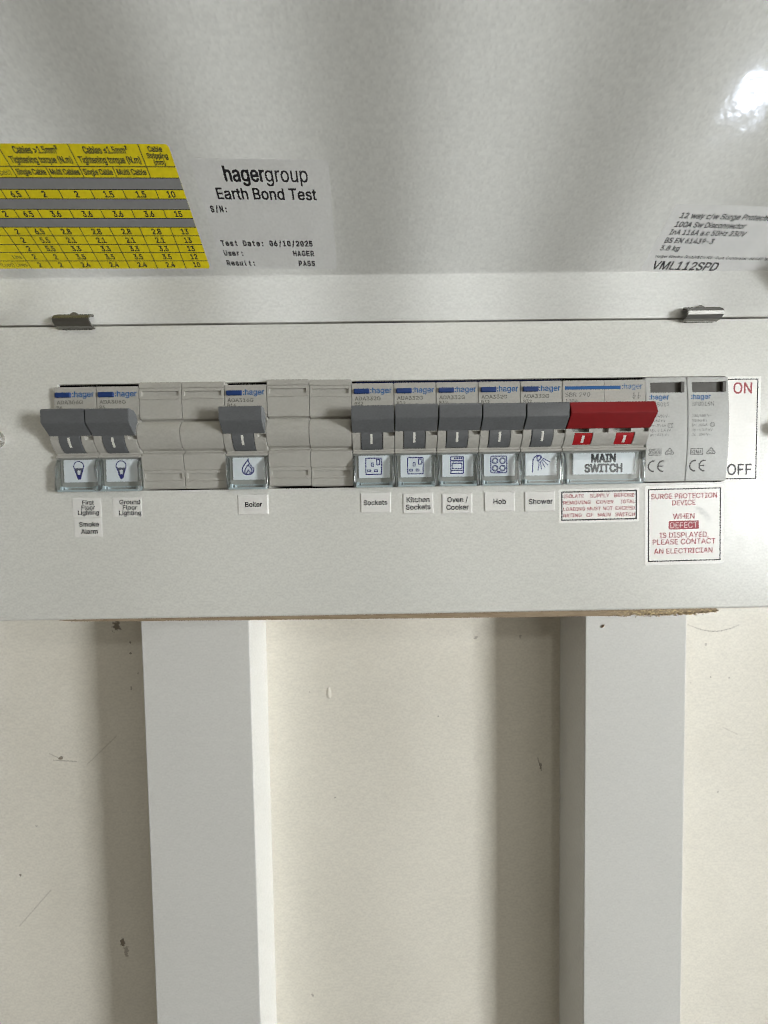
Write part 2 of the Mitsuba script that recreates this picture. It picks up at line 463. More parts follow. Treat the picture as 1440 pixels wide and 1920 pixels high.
lid = lid + prism(np.array(q), -PW, PW)
part(unit + '__lid', lid, 'mat_lid_paint', smooth=25)

for x0, x1, lab in ((-137.4, -122.6, 'dull steel hinge clip over the lighting breakers'), (120.6, 135.4, 'shiny steel hinge clip over the surge devices')):
    prof = [(-0.9, 76.4), (-1.6, 76.6), (-3.4, 75.4), (-4.2, 74.0), (-4.0, 72.6), (-2.6, 71.4), (-0.6, 71.0), (-0.3, 71.4), (-2.2, 72.0), (-3.4, 73.0), (-3.5, 74.0), (-2.9, 75.1), (-1.4, 76.0), (-0.9, 75.9)]
    clip = eased(prof, x0, x1, 0.2)
    tab = m3.Manifold.batch_hull([block(x0 + 5.2, x0 + 9.0, -1.7, -0.9, 76.2, 76.4), block(x0 + 6.6, x0 + 7.6, -1.5, -1.0, 77.3, 77.5)])
    foot = block(x0 + 1.5, x1 - 1.5, -0.9, -0.1, 70.9, 71.3)
    part(unit + '__hinge_clip', clip + tab + foot, 'mat_steel', smooth=25, label=lab)
for sx, lab in ((-165.9, None), (166.6, None)):
    s = m3.Manifold.revolve(m3.CrossSection([np.array([(0, 0), (3.5, 0), (3.5, 4.6), (3.1, 5.8), (2.0, 6.4), (0, 6.5)])]), 32)
    s = s - m3.Manifold.cube([5.4, 0.9, 2], True).translate([0, 0, 6.4]) - m3.Manifold.cube([0.9, 5.4, 2], True).translate([0, 0, 6.4])
    s = s.transform(np.array([[1, 0, 0, sx], [0, 0, -1, 0.05], [0, 1, 0, 26.4]], float))
    part(unit + '__cover_screw', s, 'mat_screw', smooth=40)

for sg in (-1, 1):
    tri = [(-0.5, 77.0), (-8.2, 81.5), (-15.0, 90.5), (-21.0, 98.0), (-21.0, 107.0), (-12.0, 107.0), (-0.5, 93.0)]
    part(unit + '__unseen_lid_stay', prism(tri[::-1], *sorted((sg * 168.0, sg * 170.0))), 'mat_paint')  # stays out of view, outline shaped for the shadow beside the lid bend

# ------------------------------------------------------------------ stickers on the lid
# yellow torque table
ty = thing('torque_table_sticker', 'yellow cable torque table sticker with grey bands on the open lid', 'sticker')
fy = LID.sub(-73.2, 3.05, -0.5)   # lower right corner; x runs to negative
XL = -140.0
part(ty + '__sheet', flat(fy, rrect(XL, 0, 0, 37.0, 1.0), -0.05, 0.10), 'mat_yellow')
rows = [37.0, 31.4, 28.45, 25.3, 22.65, 19.6, 16.9, 14.15, 11.4, 8.5, 5.75, 2.8, 0.0]
FT = Frame(fy.o + 0.10 * fy.n, fy.u, fy.v, fy.n)
for i in (2, 4, 6):
    part(ty + '__grey_band', flat(FT, sbox(XL, rows[i + 1] + 0.12, 0, rows[i] - 0.12), -0.02, 0.03), 'mat_grey_band')
cols = [-9.6, -20.9, -31.9, -42.9, -54.3, -62.5, -70.7]
ln = [sbox(XL, r - 0.12, 0, r + 0.12) for r in rows[1:-1]]
V = lambda x, z0, z1: sbox(x - 0.14, z0, x + 0.14, z1)
for x in (-9.6, -31.9, -54.3):
    ln.append(V(x, rows[2], rows[0]))
for x in (-20.9, -42.9):
    ln.append(V(x, rows[2], rows[1]))
for x in cols:
    ln += [V(x, rows[4], rows[3]), V(x, rows[6], rows[5]), V(x, rows[12], rows[7])]
ln.append(ring(rrect(-80, 32.2, -56.8, 36.2, 0.8), 0.25))
part(ty + '__rules', flat(FT, unary_union(ln), -0.02, 0.04), 'mat_dark_ink')
tt = []
mid = lambda a, b: (a + b) / 2
for x, t1 in ((mid(-31.9, -54.3), 'Cables >1.5mm²'), (mid(-9.6, -31.9), 'Cables ≤1.5mm²')):
    tt += [text(FT, t1, x, 34.7, 1.65, 14.2, 'c', heavy=0.06), text(FT, 'Tightening torque (N.m)', x, 32.3, 1.65, 20.0, 'c', heavy=0.06)]
for k, w in enumerate(('Cable', 'Stripping', '(mm)')):
    tt.append(text(FT, w, -4.7, 35.2 - 1.65 * k, 1.25, (4.4, 6.6, 3.6)[k], 'c', heavy=0.06))
for x, w in ((mid(-42.9, -54.3), 'Single Cable'), (mid(-31.9, -42.9), 'Multi Cables'), (mid(-20.9, -31.9), 'Single Cable'), (mid(-9.6, -20.9), 'Multi Cable')):
    tt.append(text(FT, w, x, 29.3, 1.45, 9.6, 'c', heavy=0.06))
cx = [mid(0, -9.6), mid(-9.6, -20.9), mid(-20.9, -31.9), mid(-31.9, -42.9), mid(-42.9, -54.3), mid(-54.3, -62.5), mid(-62.5, -70.7)]
body = {3: ['10', '1.5', '1.5', '2', '2', '6.5', '1'], 5: ['15', '3.6', '3.6', '3.6', '3.6', '6.5', '2'], 7: ['13', '2.8', '2.8', '2.8', '2.8', '6.5', '2'], 8: ['13', '2.1', '2.1', '2.1', '2.1', '5.5', '2'],
        9: ['13', '3.3', '3.3', '3.3', '3.3', '5.5', '2'], 10: ['12', '3.5', '3.5', '3.5', '3.5', '2', '2'], 11: ['10', '2.4', '2.4', '2.4', '2.4', '2', '2']}
for r, vals in body.items():
    for x, v in zip(cx, vals):
        tt.append(text(FT, v, x, mid(rows[r], rows[r + 1]) - 0.85, 1.7, None, 'c', heavy=0.07))
tt += [text(FT, 'Line', -71.6, 3.6, 1.3, None, 'r'), text(FT, '(Load) Lines', -71.6, 0.8, 1.3, None, 'r'), text(FT, '(Spec)', -55.4, 29.2, 1.4, None, 'r')]
part(ty + '__lettering', tt, 'mat_dark_ink')

# earth bond test sticker
te = thing('test_result_sticker', 'clear-white test result sticker reading Earth Bond Test on the open lid', 'sticker')
fe = LID.sub(-66.0, 26.2, -0.9)
part(te + '__sheet', flat(fe, rrect(-1.6, -23.2, 44.0, 10.4, 1.2), -0.05, 0.10), 'mat_lid_label')
FE = Frame(fe.o + 0.10 * fe.n, fe.u, fe.v, fe.n)
tt = [text(FE, 'hager', 8.3, 4.55, 4.0, 13.6, bold=True), text(FE, 'hager', 8.45, 4.55, 4.0, 13.6, bold=True), text(FE, 'group', 22.2, 4.5, 4.0, 14.4, heavy=0.04),
      text(FE, 'Earth Bond Test', 4.2, -0.45, 3.1, 34.6, heavy=0.09)]
tt += mono(FE, 'S/N:', 0.2, -4.3, 1.75, 1.62)
tt += mono(FE, 'Test Date: 06/10/2025', 0.3, -15.1, 1.75, 1.68) + mono(FE, 'User:', 0.3, -18.5, 1.75, 1.6) + mono(FE, 'HAGER', 27.2, -18.5, 1.75, 1.7)
tt += mono(FE, 'Result:', 0.3, -22.05, 1.75, 1.68) + mono(FE, 'PASS', 28.8, -22.05, 1.75, 1.7)
part(te + '__lettering', tt, 'mat_black_ink')

# rating sticker, right
tr = thing('rating_sticker', 'white rating sticker with slanting black print by the right hinge clip', 'sticker')
fr_ = LID.sub(102.0, -0.4, -1.9)
part(tr + '__sheet', flat(fr_, rrect(0, 0.9, 60, 23.4, 1.2), -0.05, 0.10), 'mat_rating_label')
FR = Frame(fr_.o + 0.10 * fr_.n, fr_.u, fr_.v, fr_.n)
tt = [text(FR, '12 way c/w Surge Protection', 4.0, 19.2, 1.65, 36.5, heavy=0.06), text(FR, '100A Sw Disconnector', 3.9, 16.4, 1.7, 27.2, heavy=0.06), text(FR, 'InA 116A a.c 50Hz 230V', 3.5, 13.9, 1.65, 29.8, heavy=0.06),
      text(FR, 'BS EN 61439-3', 3.4, 11.1, 1.7, 19.3, heavy=0.06), text(FR, '3.8 kg', 3.2, 8.5, 1.65, 7.7, heavy=0.06), text(FR, 'Hager Electro GmbH&Co KG-Zum Gunterstal-66440 Blieskastel', 3.1, 5.9, 0.95, 54, heavy=0.03),
      text(FR, 'VML112SPD', 4.0, 1.6, 3.0, 27.3, bold=True)]
part(tr + '__lettering', tt, 'mat_black_ink')

# ------------------------------------------------------------------ devices
BODY = [(-2.0, 47.1), (-2.0, 37.2), (-1.9, 35.2), (-1.0, 33.9), (-1.3, 33.3), (-3.2, 32.3), (-4.4, 30.2), (-4.8, 28.0), (-4.85, 26.2), (-4.6, 24.4), (-3.9, 22.6), (-2.7, 20.7), (-1.6, 19.9),
        (-1.7, 19.3), (-2.5, 18.9), (-2.6, 18.2), (-2.2, 17.9), (-0.6, 17.8), (-0.6, 4.3), (24, 4.3), (24, 47.1)]
BODY = BODY[::-1]
PADDLE = [(-4.0, 35.6), (-5.2, 36.6), (-8.3, 36.8), (-8.9, 36.5), (-9.0, 35.8), (-9.0, 31.6), (-8.6, 30.7), (-5.2, 26.6), (-4.5, 26.6), (-3.2, 28.5), (-2.6, 32.0)][::-1]
ROTOR = [(-4.6, 27.6), (-5.2, 26.8), (-5.2, 25.6), (-4.95, 24.2), (-4.2, 22.4), (-3.0, 20.6), (-2.0, 19.95), (-0.8, 19.95), (-0.6, 24), (-2, 29)][::-1]
W = 17.5


def face_frame(x, y=-2.0):
    return Frame((x, y, 0), (1, 0, 0), (0, 0, 1), (0, -1, 0))


def device_body(x0, w, pockets):
    b = eased(BODY, x0 + 0.12, x0 + w - 0.12, 0.3)
    for p in pockets:
        b = b - block(x0 + p[0], x0 + p[1], p[2], p[3], p[4], p[5])
    return b


def clear_cover(key, x0, w):
    """Open-backed clear snap cover: front sheet, rounded; tinted rim walls."""
    a, b = x0 + 0.25, x0 + w - 0.25
    S = lambda r, y, z: [m3.Manifold.sphere(r, 40).translate([x, y, z]) for x in (a + max(r, 0.8), b - max(r, 0.8))]
    out = mesh_of(m3.Manifold.batch_hull(S(0.7, -3.5, 4.7) + S(1.6, -2.6, 13.9) + S(0.6, -2.3, 17.1) + S(0.6, 1.5, 17.1) + S(0.6, 1.5, 4.6)))
    keep = ~np.all(out.vertices[out.faces][:, :, 1] > -0.7, axis=1)
    out.update_faces(keep)
    v = np.asarray(out.vertices).copy()
    v[:, 1] = np.minimum(v[:, 1], -0.7)
    out.vertices = v
    part(key + '__clear_cover', out, 'mat_clear', smooth=True)
    for c in (a + 0.15, b - 0.95):
        part(key + '__cover_wall', m3.Manifold.batch_hull([m3.Manifold.sphere(0.35, 16).translate([x, y, z]) for x in (c + 0.35, c + 0.45) for y, z in ((-3.5, 4.7), (-3.5, 14.0), (-2.0, 16.9), (-1.0, 16.9), (-1.0, 4.7))]), 'mat_wall_clear', smooth=60)
    rim = [rblock(a + 0.8, b - 0.8, -3.6, -0.65, 4.2, 4.9, 0.3), rblock(a + 0.8, b - 0.8, -1.6, -0.65, 5.7, 6.1, 0.15)]
    for xx in (a + 1.0, b - 2.2):
        rim.append(rblock(xx, xx + 1.3, -2.6, -0.65, 4.6, 6.4, 0.3))
    rim.append(rblock(a + 3.0, a + 3.3, -2.2, -0.65, 4.7, 6.0, 0.1))
    part(key + '__cover_rim', rim, 'mat_rim', smooth=40)


def icon_bulb(cx, cz):
    g = Point(cx, cz + 1.75).buffer(2.15, quad_segs=12)
    low = Polygon([(cx - 1.95, cz + 0.9), (cx + 1.95, cz + 0.9), (cx + 0.85, cz - 2.6), (cx - 0.85, cz - 2.6)])
    o = unary_union([g, low]).buffer(0.25).buffer(-0.25)
    rim_ = ring(o, 0.22)
    shade_ = o.intersection(sbox(cx - 3, cz - 4, cx + 3, cz + 1.0)).difference(Polygon([(cx - 0.7, cz + 0.1), (cx + 0.7, cz + 0.1), (cx + 0.45, cz - 1.8), (cx - 0.45, cz - 1.8)]))
    tip = Polygon([(cx - 0.9, cz - 1.9), (cx + 0.9, cz - 1.9), (cx + 0.5, cz - 3.4), (cx - 0.3, cz - 3.6)]).buffer(0.12)
    return unary_union([rim_, tip]), shade_.difference(tip)


def bez(p, n=14):
    p = np.array(p, float)
    t = np.linspace(0, 1, n)[:, None]
    return ((1 - t) ** 3 * p[0] + 3 * t * (1 - t) ** 2 * p[1] + 3 * t * t * (1 - t) * p[2] + t ** 3 * p[3]).tolist()


def icon_flame(cx, cz):
    s = lambda pts: [(cx + x, cz + z) for x, z in pts]
    o = bez([(0.3, 3.9), (-0.2, 2.4), (-2.4, 1.2), (-2.3, -0.9)]) + bez([(-2.3, -0.9), (-2.2, -3.3), (2.4, -3.3), (2.5, -0.7)]) + bez([(2.5, -0.7), (2.5, 0.9), (0.0, 1.4), (0.3, 3.9)])
    i1 = bez([(0.3, 1.6), (-0.3, 0.5), (-1.4, 0.0), (-1.2, -1.7)]) + bez([(-1.2, -1.7), (-1.0, -2.6), (-0.8, -2.5), (-0.7, -2.7)])
    i2 = bez([(0.3, 1.2), (0.9, 0.2), (1.9, 0.3), (1.6, -1.7)]) + bez([(1.6, -1.7), (1.5, -2.3), (1.3, -2.5), (1.1, -2.6)])
    i3 = [(-0.6, -2.2), (0.3, -0.6), (1.0, -1.9), (0.7, -2.5)]
    return unary_union([ring(Polygon(s(o)).buffer(0.12), 0.3), line(s(i1), 0.28), line(s(i2), 0.28), line(s(i3), 0.26)]), None


def icon_socket(cx, cz):
    o = ring(rrect(cx - 3.4, cz - 3.5, cx + 3.4, cz + 3.5, 0.5), 0.3)
    bits = [ring(sbox(cx - 1.05, cz - 0.2, cx + 0.0, cz + 1.5), 0.22), ring(sbox(cx - 2.6, cz - 2.3, cx - 1.1, cz - 1.35), 0.22), ring(sbox(cx + 0.15, cz - 2.3, cx + 1.65, cz - 1.35), 0.22),
            ring(sbox(cx + 1.2, cz + 0.5, cx + 2.6, cz + 2.9), 0.26)]
    return unary_union([o] + bits), None


def icon_cooker(cx, cz):
    o = ring(rrect(cx - 2.8, cz - 3.6, cx + 2.8, cz + 3.6, 0.3), 0.28)
    bits = [line([(cx - 2.7, cz + 1.9), (cx + 2.7, cz + 1.9)], 0.24), line([(cx - 2.7, cz - 2.2), (cx + 2.7, cz - 2.2)], 0.24), ring(sbox(cx - 2.1, cz - 1.6, cx + 2.1, cz + 0.8), 0.22), line([(cx - 2.0, cz + 1.35), (cx + 2.0, cz + 1.35)], 0.26)]
    bits += [Point(cx - 0.9 + 0.95 * k, cz + 2.8).buffer(0.33) for k in range(4)]
    return unary_union([o] + bits), None


def icon_hob(cx, cz):
    o = ring(rrect(cx - 3.5, cz - 3.6, cx + 3.5, cz + 3.6, 0.7), 0.3)
    bits, gr = [line([(cx - 0.6, cz - 2.95), (cx + 0.6, cz - 2.95)], 0.35)], []
    for x in (-1.55, 1.55):
        for z in (1.55, -1.5):
            bits.append(ring(Point(cx + x, cz + z).buffer(1.3, quad_segs=8), 0.26))
            gr.append(ring(Point(cx + x, cz + z).buffer(0.9, quad_segs=8), 0.16))
    return unary_union([o] + bits), unary_union(gr)


def icon_shower(cx, cz):
    pipe = [(cx - 3.3, cz - 3.4)] + [(cx + x, cz + z) for x, z in bez([(-3.2, 0.5), (-3.1, 2.6), (-1.9, 3.6), (-0.6, 3.5)])]
    head = [(cx - 1.4, cz + 2.8), (cx - 1.2, cz + 1.5), (cx - 0.9, cz + 1.1), (cx + 0.4, cz + 2.6), (cx - 0.1, cz + 3.5)]
    bits = [line(pipe, 0.34), ring(Polygon(head).buffer(0.2), 0.28), line([(cx - 0.9, cz + 1.1), (cx + 0.5, cz + 2.8)], 0.45)]
    for k, ang in enumerate((-98, -80, -62, -45, -28)):
        d = np.array([math.cos(math.radians(ang)), math.sin(math.radians(ang))])
        o = np.array([cx - 0.4 + 0.28 * k, cz + 1.2 + 0.33 * k])
        for r in (0.6, 1.5, 2.4, 3.3):
            if r < 3.5:
                bits.append(line([o + d * r, o + d * (r + 0.5)], 0.3))
    return unary_union(bits), None


def icon_card(key, x0, shape, grey, x_off=2.4, w=13.0):
    n = key + '__icon_card'
    part(n, block(x0 + x_off, x0 + x_off + w, -1.25, -0.55, 8.1, 17.3), 'mat_card')
    f = face_frame(x0, -1.25)
    part(n + '__icon', flat(f, shape.buffer(0.065), -0.02, 0.04), 'mat_icon_ink')
    if grey is not None:
        part(n + '__icon_shading', flat(f, grey, -0.02, 0.03), 'mat_icon_grey')


ICON = {'bulb': icon_bulb, 'flame': icon_flame, 'socket': icon_socket, 'cooker': icon_cooker, 'hob': icon_hob, 'shower': icon_shower}


def breaker(x0, code, rating, icon, label):
    t = thing('circuit_breaker', label, 'circuit breaker', 'circuit breakers in the row')
    part(t + '__body', device_body(x0, W, [(3.55, 12.75, -8, 0, 20.0, 33.2), (14.1, 18.0, -8, -3.0, 25.0, 26.5)]), 'mat_device', smooth=25)
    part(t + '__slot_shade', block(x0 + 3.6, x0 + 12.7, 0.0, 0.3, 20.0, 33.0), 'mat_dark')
    jx, jy, jz = rng.uniform(-0.08, 0.08), rng.uniform(-0.12, 0.08), rng.uniform(-0.22, 0.18)
    part(t + '__switch', (eased(PADDLE, x0 + 0.27, x0 + W - 0.27, 0.25) + eased(ROTOR, x0 + 3.85, x0 + 12.45, 0.2)).translate([jx, jy, jz]), 'mat_toggle', smooth=28)
    f = face_frame(x0)
    mark = []
    for k in range(6):
        z0, z1 = 22.0 + k * 0.65, 22.0 + (k + 1) * 0.65
        yy = lambda z: np.interp(z, [20.6, 22.4, 24.2, 25.6, 26.8], [-3.0, -4.2, -4.95, -5.2, -5.2])
        mark.append(m3.Manifold.batch_hull([block(x0 + 7.55, x0 + 8.5, yy(z) - 0.09, yy(z) + 0.1, z - 0.002, z + 0.002) for z in (z0, z1)]))
    part(t + '__switch__mark', m3.Manifold.batch_boolean(mark, m3.OpType.Add).translate([jx, jy, jz]), 'mat_white_ink')
    part(t + '__test_button', rblock(x0 + 0.95, x0 + 7.45, -2.75, -1.8, 42.75, 44.85, 0.42), 'mat_button', smooth=40)
    part(t + '__logo', [text(f, ':hager', 7.75, 43.05, 2.25, 8.9, bold=True)], 'mat_blue_ink')
    part(t + '__lettering', [text(f, code, 1.35, 40.15, 1.45, 10.6, heavy=0.04), text(f, rating, 1.25, 38.05, 1.4, heavy=0.04)], 'mat_grey_ink')
    icon_card(t, x0, *ICON[icon](8.6, 12.9))
    clear_cover(t, x0, W)
    return t


BLANK = [(-0.6, 48.9), (-1.7, 48.7), (-2.1, 48.0), (-2.1, 46.3), (-1.75, 46.2), (-1.75, 46.0), (-2.1, 45.9), (-2.2, 41.7), (-1.95, 41.6), (-1.95, 41.4), (-2.2, 41.3), (-2.1, 34.6), (-1.7, 33.6), (-0.3, 33.0), (-0.7, 32.6),
         (-2.9, 32.1), (-4.1, 30.4), (-4.7, 28.4), (-4.75, 26.6), (-4.4, 24.6), (-3.7, 22.8), (-2.5, 21.2), (-0.8, 20.6), (-0.7, 20.0), (-2.0, 19.3), (-2.4, 18.4), (-2.2, 15), (-1.75, 12.7), (-1.5, 12.6), (-1.5, 12.4), (-1.75, 12.3),
         (-1.5, 8.2), (-1.2, 8.1), (-1.2, 7.9), (-1.45, 7.8), (-1.3, 5.2), (-0.6, 4.7), (24, 4.7), (24, 48.9)][::-1]


def blank(k, dz, label):
    x0 = -140 + W * k
    t = thing('blanking_plate', label, 'blanking plate', 'blank modules in the row')
    b = eased(BLANK, x0 + 0.1, x0 + W - 0.1, 0.3)
    b = b - block(x0 + 1.1, x0 + 16.3, -6, -1.3, 42.9, 44.9) - block(x0 + 1.1, x0 + 16.3, -6, -0.85, 9.1, 11.2)
    part(t, b.translate([0, 0, dz]), 'mat_blank', smooth=25)


X = lambda k: -140 + W * k
breaker(X(0), 'ADA306G', 'B6', 'bulb', 'light bulb breaker at the left end of the row, above the First Floor Lighting label')
breaker(X(1), 'ADA306G', 'B6', 'bulb', 'light bulb breaker beside a blank module, above the Ground Floor Lighting label')
blank(2, 0.0, 'blank grey module next to the second light bulb breaker')
blank(3, -0.05, 'blank grey module touching the left of the flame breaker')
breaker(X(4), 'ADA316G', 'B16', 'flame', 'grey breaker with a flame card, alone between blank modules')
blank(5, 0.55, 'blank grey module touching the right of the flame breaker, set highest')
blank(6, 0.2, 'blank grey module touching the left of the Sockets breaker')
breaker(X(7), 'ADA332G', 'B32', 'socket', 'grey breaker with a socket card beside the blank modules, above the Sockets label')
breaker(X(8), 'ADA332G', 'B32', 'socket', 'grey breaker with a socket card above the Kitchen Sockets label')
breaker(X(9), 'ADA332G', 'B32', 'cooker', 'grey breaker with an oven card between the socket and hob breakers')
breaker(X(10), 'ADA332G', 'B32', 'hob', 'grey breaker with a four ring hob card')
breaker(X(11), 'ADA332G', 'B32', 'shower', 'grey breaker with a shower head card beside the red main switch')

# main switch
x0 = X(12)
tm = thing('main_switch', 'double width main switch with a wide red handle', 'main switch')
HANDLE = [(-4.0, 35.6), (-5.2, 36.7), (-7.6, 36.9), (-8.2, 36.6), (-9.7, 33.0), (-9.8, 32.2), (-9.4, 31.4), (-5.6, 26.8), (-4.8, 26.7), (-3.2, 28.5), (-2.6, 32.0)][::-1]
pk = []
for o in (0, 17.2):
    pk += [(2.6 + o, 9.8 + o, -8, -2.6, 25.4, 27.4), (3.8 + o, 11.6 + o, -8, -2.2, 20.3, 25.1)]
pk += [(15.3, 17.8, -8, -3.2, 25.2, 27.0), (32.2, 34.3, -8, -3.2, 25.2, 26.8)]
body = device_body(x0, 2 * W, pk) - block(x0 + W - 0.09, x0 + W + 0.09, -8, -1.4, 34, 48)
part(tm + '__body', body, 'mat_device', smooth=25)
part(tm + '__handle', eased(HANDLE, x0 + 0.1, x0 + 2 * W - 0.35, 0.3), 'mat_red', smooth=28)
for o in (0, 17.2):
    pr = [(-0.6, 25.0), (-4.5, 25.0), (-4.2, 23.9), (-3.6, 22.5), (-2.5, 20.8), (-2.1, 20.4), (-0.6, 20.4)]
    n = part(tm + '__indicator', prism(pr[::-1], x0 + 4.0 + o, x0 + 11.4 + o), 'mat_red_window', smooth=30)
    mk = []
    yy = lambda z: np.interp(z, [20.4, 20.8, 22.5, 23.9, 25], [-2.1, -2.5, -3.6, -4.2, -4.5])
    for k in range(4):
        z0, z1 = 21.2 + k * 0.7, 21.2 + (k + 1) * 0.7
        mk.append(m3.Manifold.batch_hull([block(x0 + 7.2 + o, x0 + 8.3 + o, yy(z) - 0.05, yy(z) + 0.1, z - 0.001, z + 0.001) for z in (z0, z1)]))
    part(n + '__mark', mk, 'mat_white_ink')
    part(tm + '__slot_shade', block(x0 + 2.9 + o, x0 + 9.7 + o, -2.6, -2.3, 25.5, 27.3), 'mat_indicator')
part(tm + '__stripe', flat(face_frame(x0), sbox(1.0, 43.35, 24.3, 44.75), -0.02, 0.06), 'mat_blue_ink', label='blue stripe')
part(tm + '__logo', [text(face_frame(x0), ':hager', 24.9, 43.5, 2.1, 8.5)], 'mat_blue_ink')
earths = []
for ex in (29.9, 31.9):
    earths += [line([(ex, 41.8), (ex, 40.4)], 0.25), line([(ex - 0.6, 40.4), (ex + 0.6, 40.4)], 0.25), line([(ex - 0.35, 39.9), (ex + 0.35, 39.9)], 0.25), line([(ex - 0.15, 39.4), (ex + 0.15, 39.4)], 0.25)]
part(tm + '__lettering', [text(face_frame(x0), 'SBR 290', 1.2, 40.45, 1.7, 10.4), text(face_frame(x0), '100A', 1.4, 38.0, 1.5), flat(face_frame(x0), unary_union(earths), -0.02, 0.035)], 'mat_mid_ink')
part(tm + '__name_card', block(x0 + 4.9, x0 + 30.9, -1.5, -0.55, 8.2, 17.0), 'mat_card')
fm = face_frame(x0 + 17.9, -1.5)
part(tm + '__name_card__lettering', [text(fm, 'MAIN', -0.3, 13.3, 3.25, 10.2, 'c', True, heavy=0.12), text(fm, 'SWITCH', -0.3, 9.15, 3.25, 15.8, 'c', True, heavy=0.12)], 'mat_black_ink')
clear_cover(tm, x0, 2 * W - 0.7)

# surge devices
zz = np.linspace(4.9, 48.0, 22)
SPD = [(float(-0.8 - 1.6 * math.sin(math.pi * np.clip((z - 2) / 50, 0, 1)) ** 0.9), float(z)) for z in zz]
SPD = [(-0.4, 4.6)] + SPD + [(-0.4, 48.4)]
spd_y = lambda z: float(np.interp(z, zz, [p[0] for p in SPD[1:-1]]))
SPDP = SPD[::-1] + [(24, 4.6), (24, 48.4)]


def on_spd(meshes, x0):
    """Print laid on the curved face: each piece moved out to the face."""
    m = trimesh.util.concatenate(meshes)
    v = np.asarray(m.vertices).copy()
    v[:, 1] += np.interp(v[:, 2], zz, [p[0] for p in SPD[1:-1]])
    m.vertices = v
    return m


def surge(k, code, lines, round_mark, label):
    x0 = X(k)
    t = thing('surge_protector', label, 'surge protector', 'surge protection modules')
    b = eased(SPDP, x0 + 0.08, x0 + W - 0.08, 0.35) - block(x0 + 2.0, x0 + 15.8, -9, -0.4, 41.7, 46.0)
    part(t + '__body', b, 'mat_surge', smooth=25)
    part(t + '__status_window', block(x0 + 2.0, x0 + 14.4, -1.1, -0.3, 41.7, 46.0) + block(x0 + 14.4, x0 + 15.8, -2.3, -0.3, 41.7, 46.0), 'mat_indicator', label='dark recessed status window')
    f = face_frame(x0, 0.0)
    part(t + '__logo', on_spd([text(f, ':hager', 1.4, 38.9, 2.0, 8.3, bold=True)], x0), 'mat_blue_ink')
    tx = [text(f, code, 1.8, 36.0, 1.65, 9.0 if code.endswith('N') else 7.8)]
    for i, s in enumerate(lines):
        tx.append(text(f, s, 1.6, 31.4 - 1.95 * i, 1.05))
    mk = Point(10.2, 28.1).buffer(1.0) if round_mark else rrect(9.0, 27.1, 11.2, 28.9, 0.2)
    tx.append(flat(f, ring(mk, 0.25), -0.02, 0.03))
    tx.append(text(f, 'T2', 10.15, 27.6, 0.95, 1.2, 'c'))
    tx += [flat(f, ring(rrect(1.3, 15.6, 6.6, 18.4, 0.3), 0.3), -0.02, 0.03), text(f, 'KEMA', 3.95, 16.2, 1.55, 4.3, 'c', True)]
    tri = Polygon([(8.2, 15.9), (11.8, 15.9), (11.9, 16.7), (10.2, 18.8), (9.9, 18.8), (8.1, 16.7)])
    tx += [flat(f, ring(tri, 0.35), -0.02, 0.03), text(f, 'CS', 10.0, 16.3, 1.2, 1.9, 'c', True)]
    part(t + '__lettering', on_spd(tx, x0), 'mat_mid_ink')
    ce = []
    for cx, full in ((3.6, False), (7.6, True)):
        arc = [(cx + 2.15 * math.cos(a), 11.2 + 2.15 * math.sin(a)) for a in np.radians(np.linspace(80, 280, 24))]
        ce.append(LineString(arc).buffer(0.28, cap_style='flat'))
        if full:
            ce.append(line([(cx - 2.0, 11.2), (cx - 0.1, 11.2)], 0.5))
    part(t + '__ce_mark', on_spd([flat(f, unary_union(ce), -0.02, 0.03)], x0), 'mat_dark_ink')


surge(14, 'SPB015', ['230/400 V~', '50/60 Hz', 'In : 20 kA', 'Up : ≤ 1.4 kV', 'Uc : 275 V~'], False, 'pale surge protection module beside the red handle, with a square mark')
surge(15, 'SPB015N', ['230/400 V~', '50/60 Hz', 'In : 20 kA', 'Up : ≤ 1.5 kV', 'Uc : 255 V~'], True, 'pale surge protection module at the right end of the row beside the ON label')

# ------------------------------------------------------------------ stickers on the plate
TH = 0.40


def circuit_label(x0, x1, z0, z1, lines, label, off=0.0, rot=0.0, h=1.95, lead=2.55, thick=TH):
    t = thing('circuit_label', label, 'label', 'circuit name labels under the breakers')
    f = PANEL.sub((x0 + x1) / 2, (z0 + z1) / 2, rot)
    w, hh = (x1 - x0) / 2, (z1 - z0) / 2
    e = 0.38
    pts = [(sx * w, sy * hh, -0.05) for sx in (-1, 1) for sy in (-1, 1)] + [(sx * (w - e), sy * (hh - e), thick) for sx in (-1, 1) for sy in (-1, 1)]
    part(t + '__sheet', f.put(mesh_of(m3.Manifold.hull_points(np.array(pts)))), 'mat_label')
    ft = Frame(f.o + thick * f.n, f.u, f.v, f.n)
    n = len(lines)
    part(t + '__lettering', [text(ft, s, off, -h / 2 + (n - 1) * lead / 2 - i * lead, h, None, 'c', True, heavy=0.02) for i, s in enumerate(lines)], 'mat_black_ink')


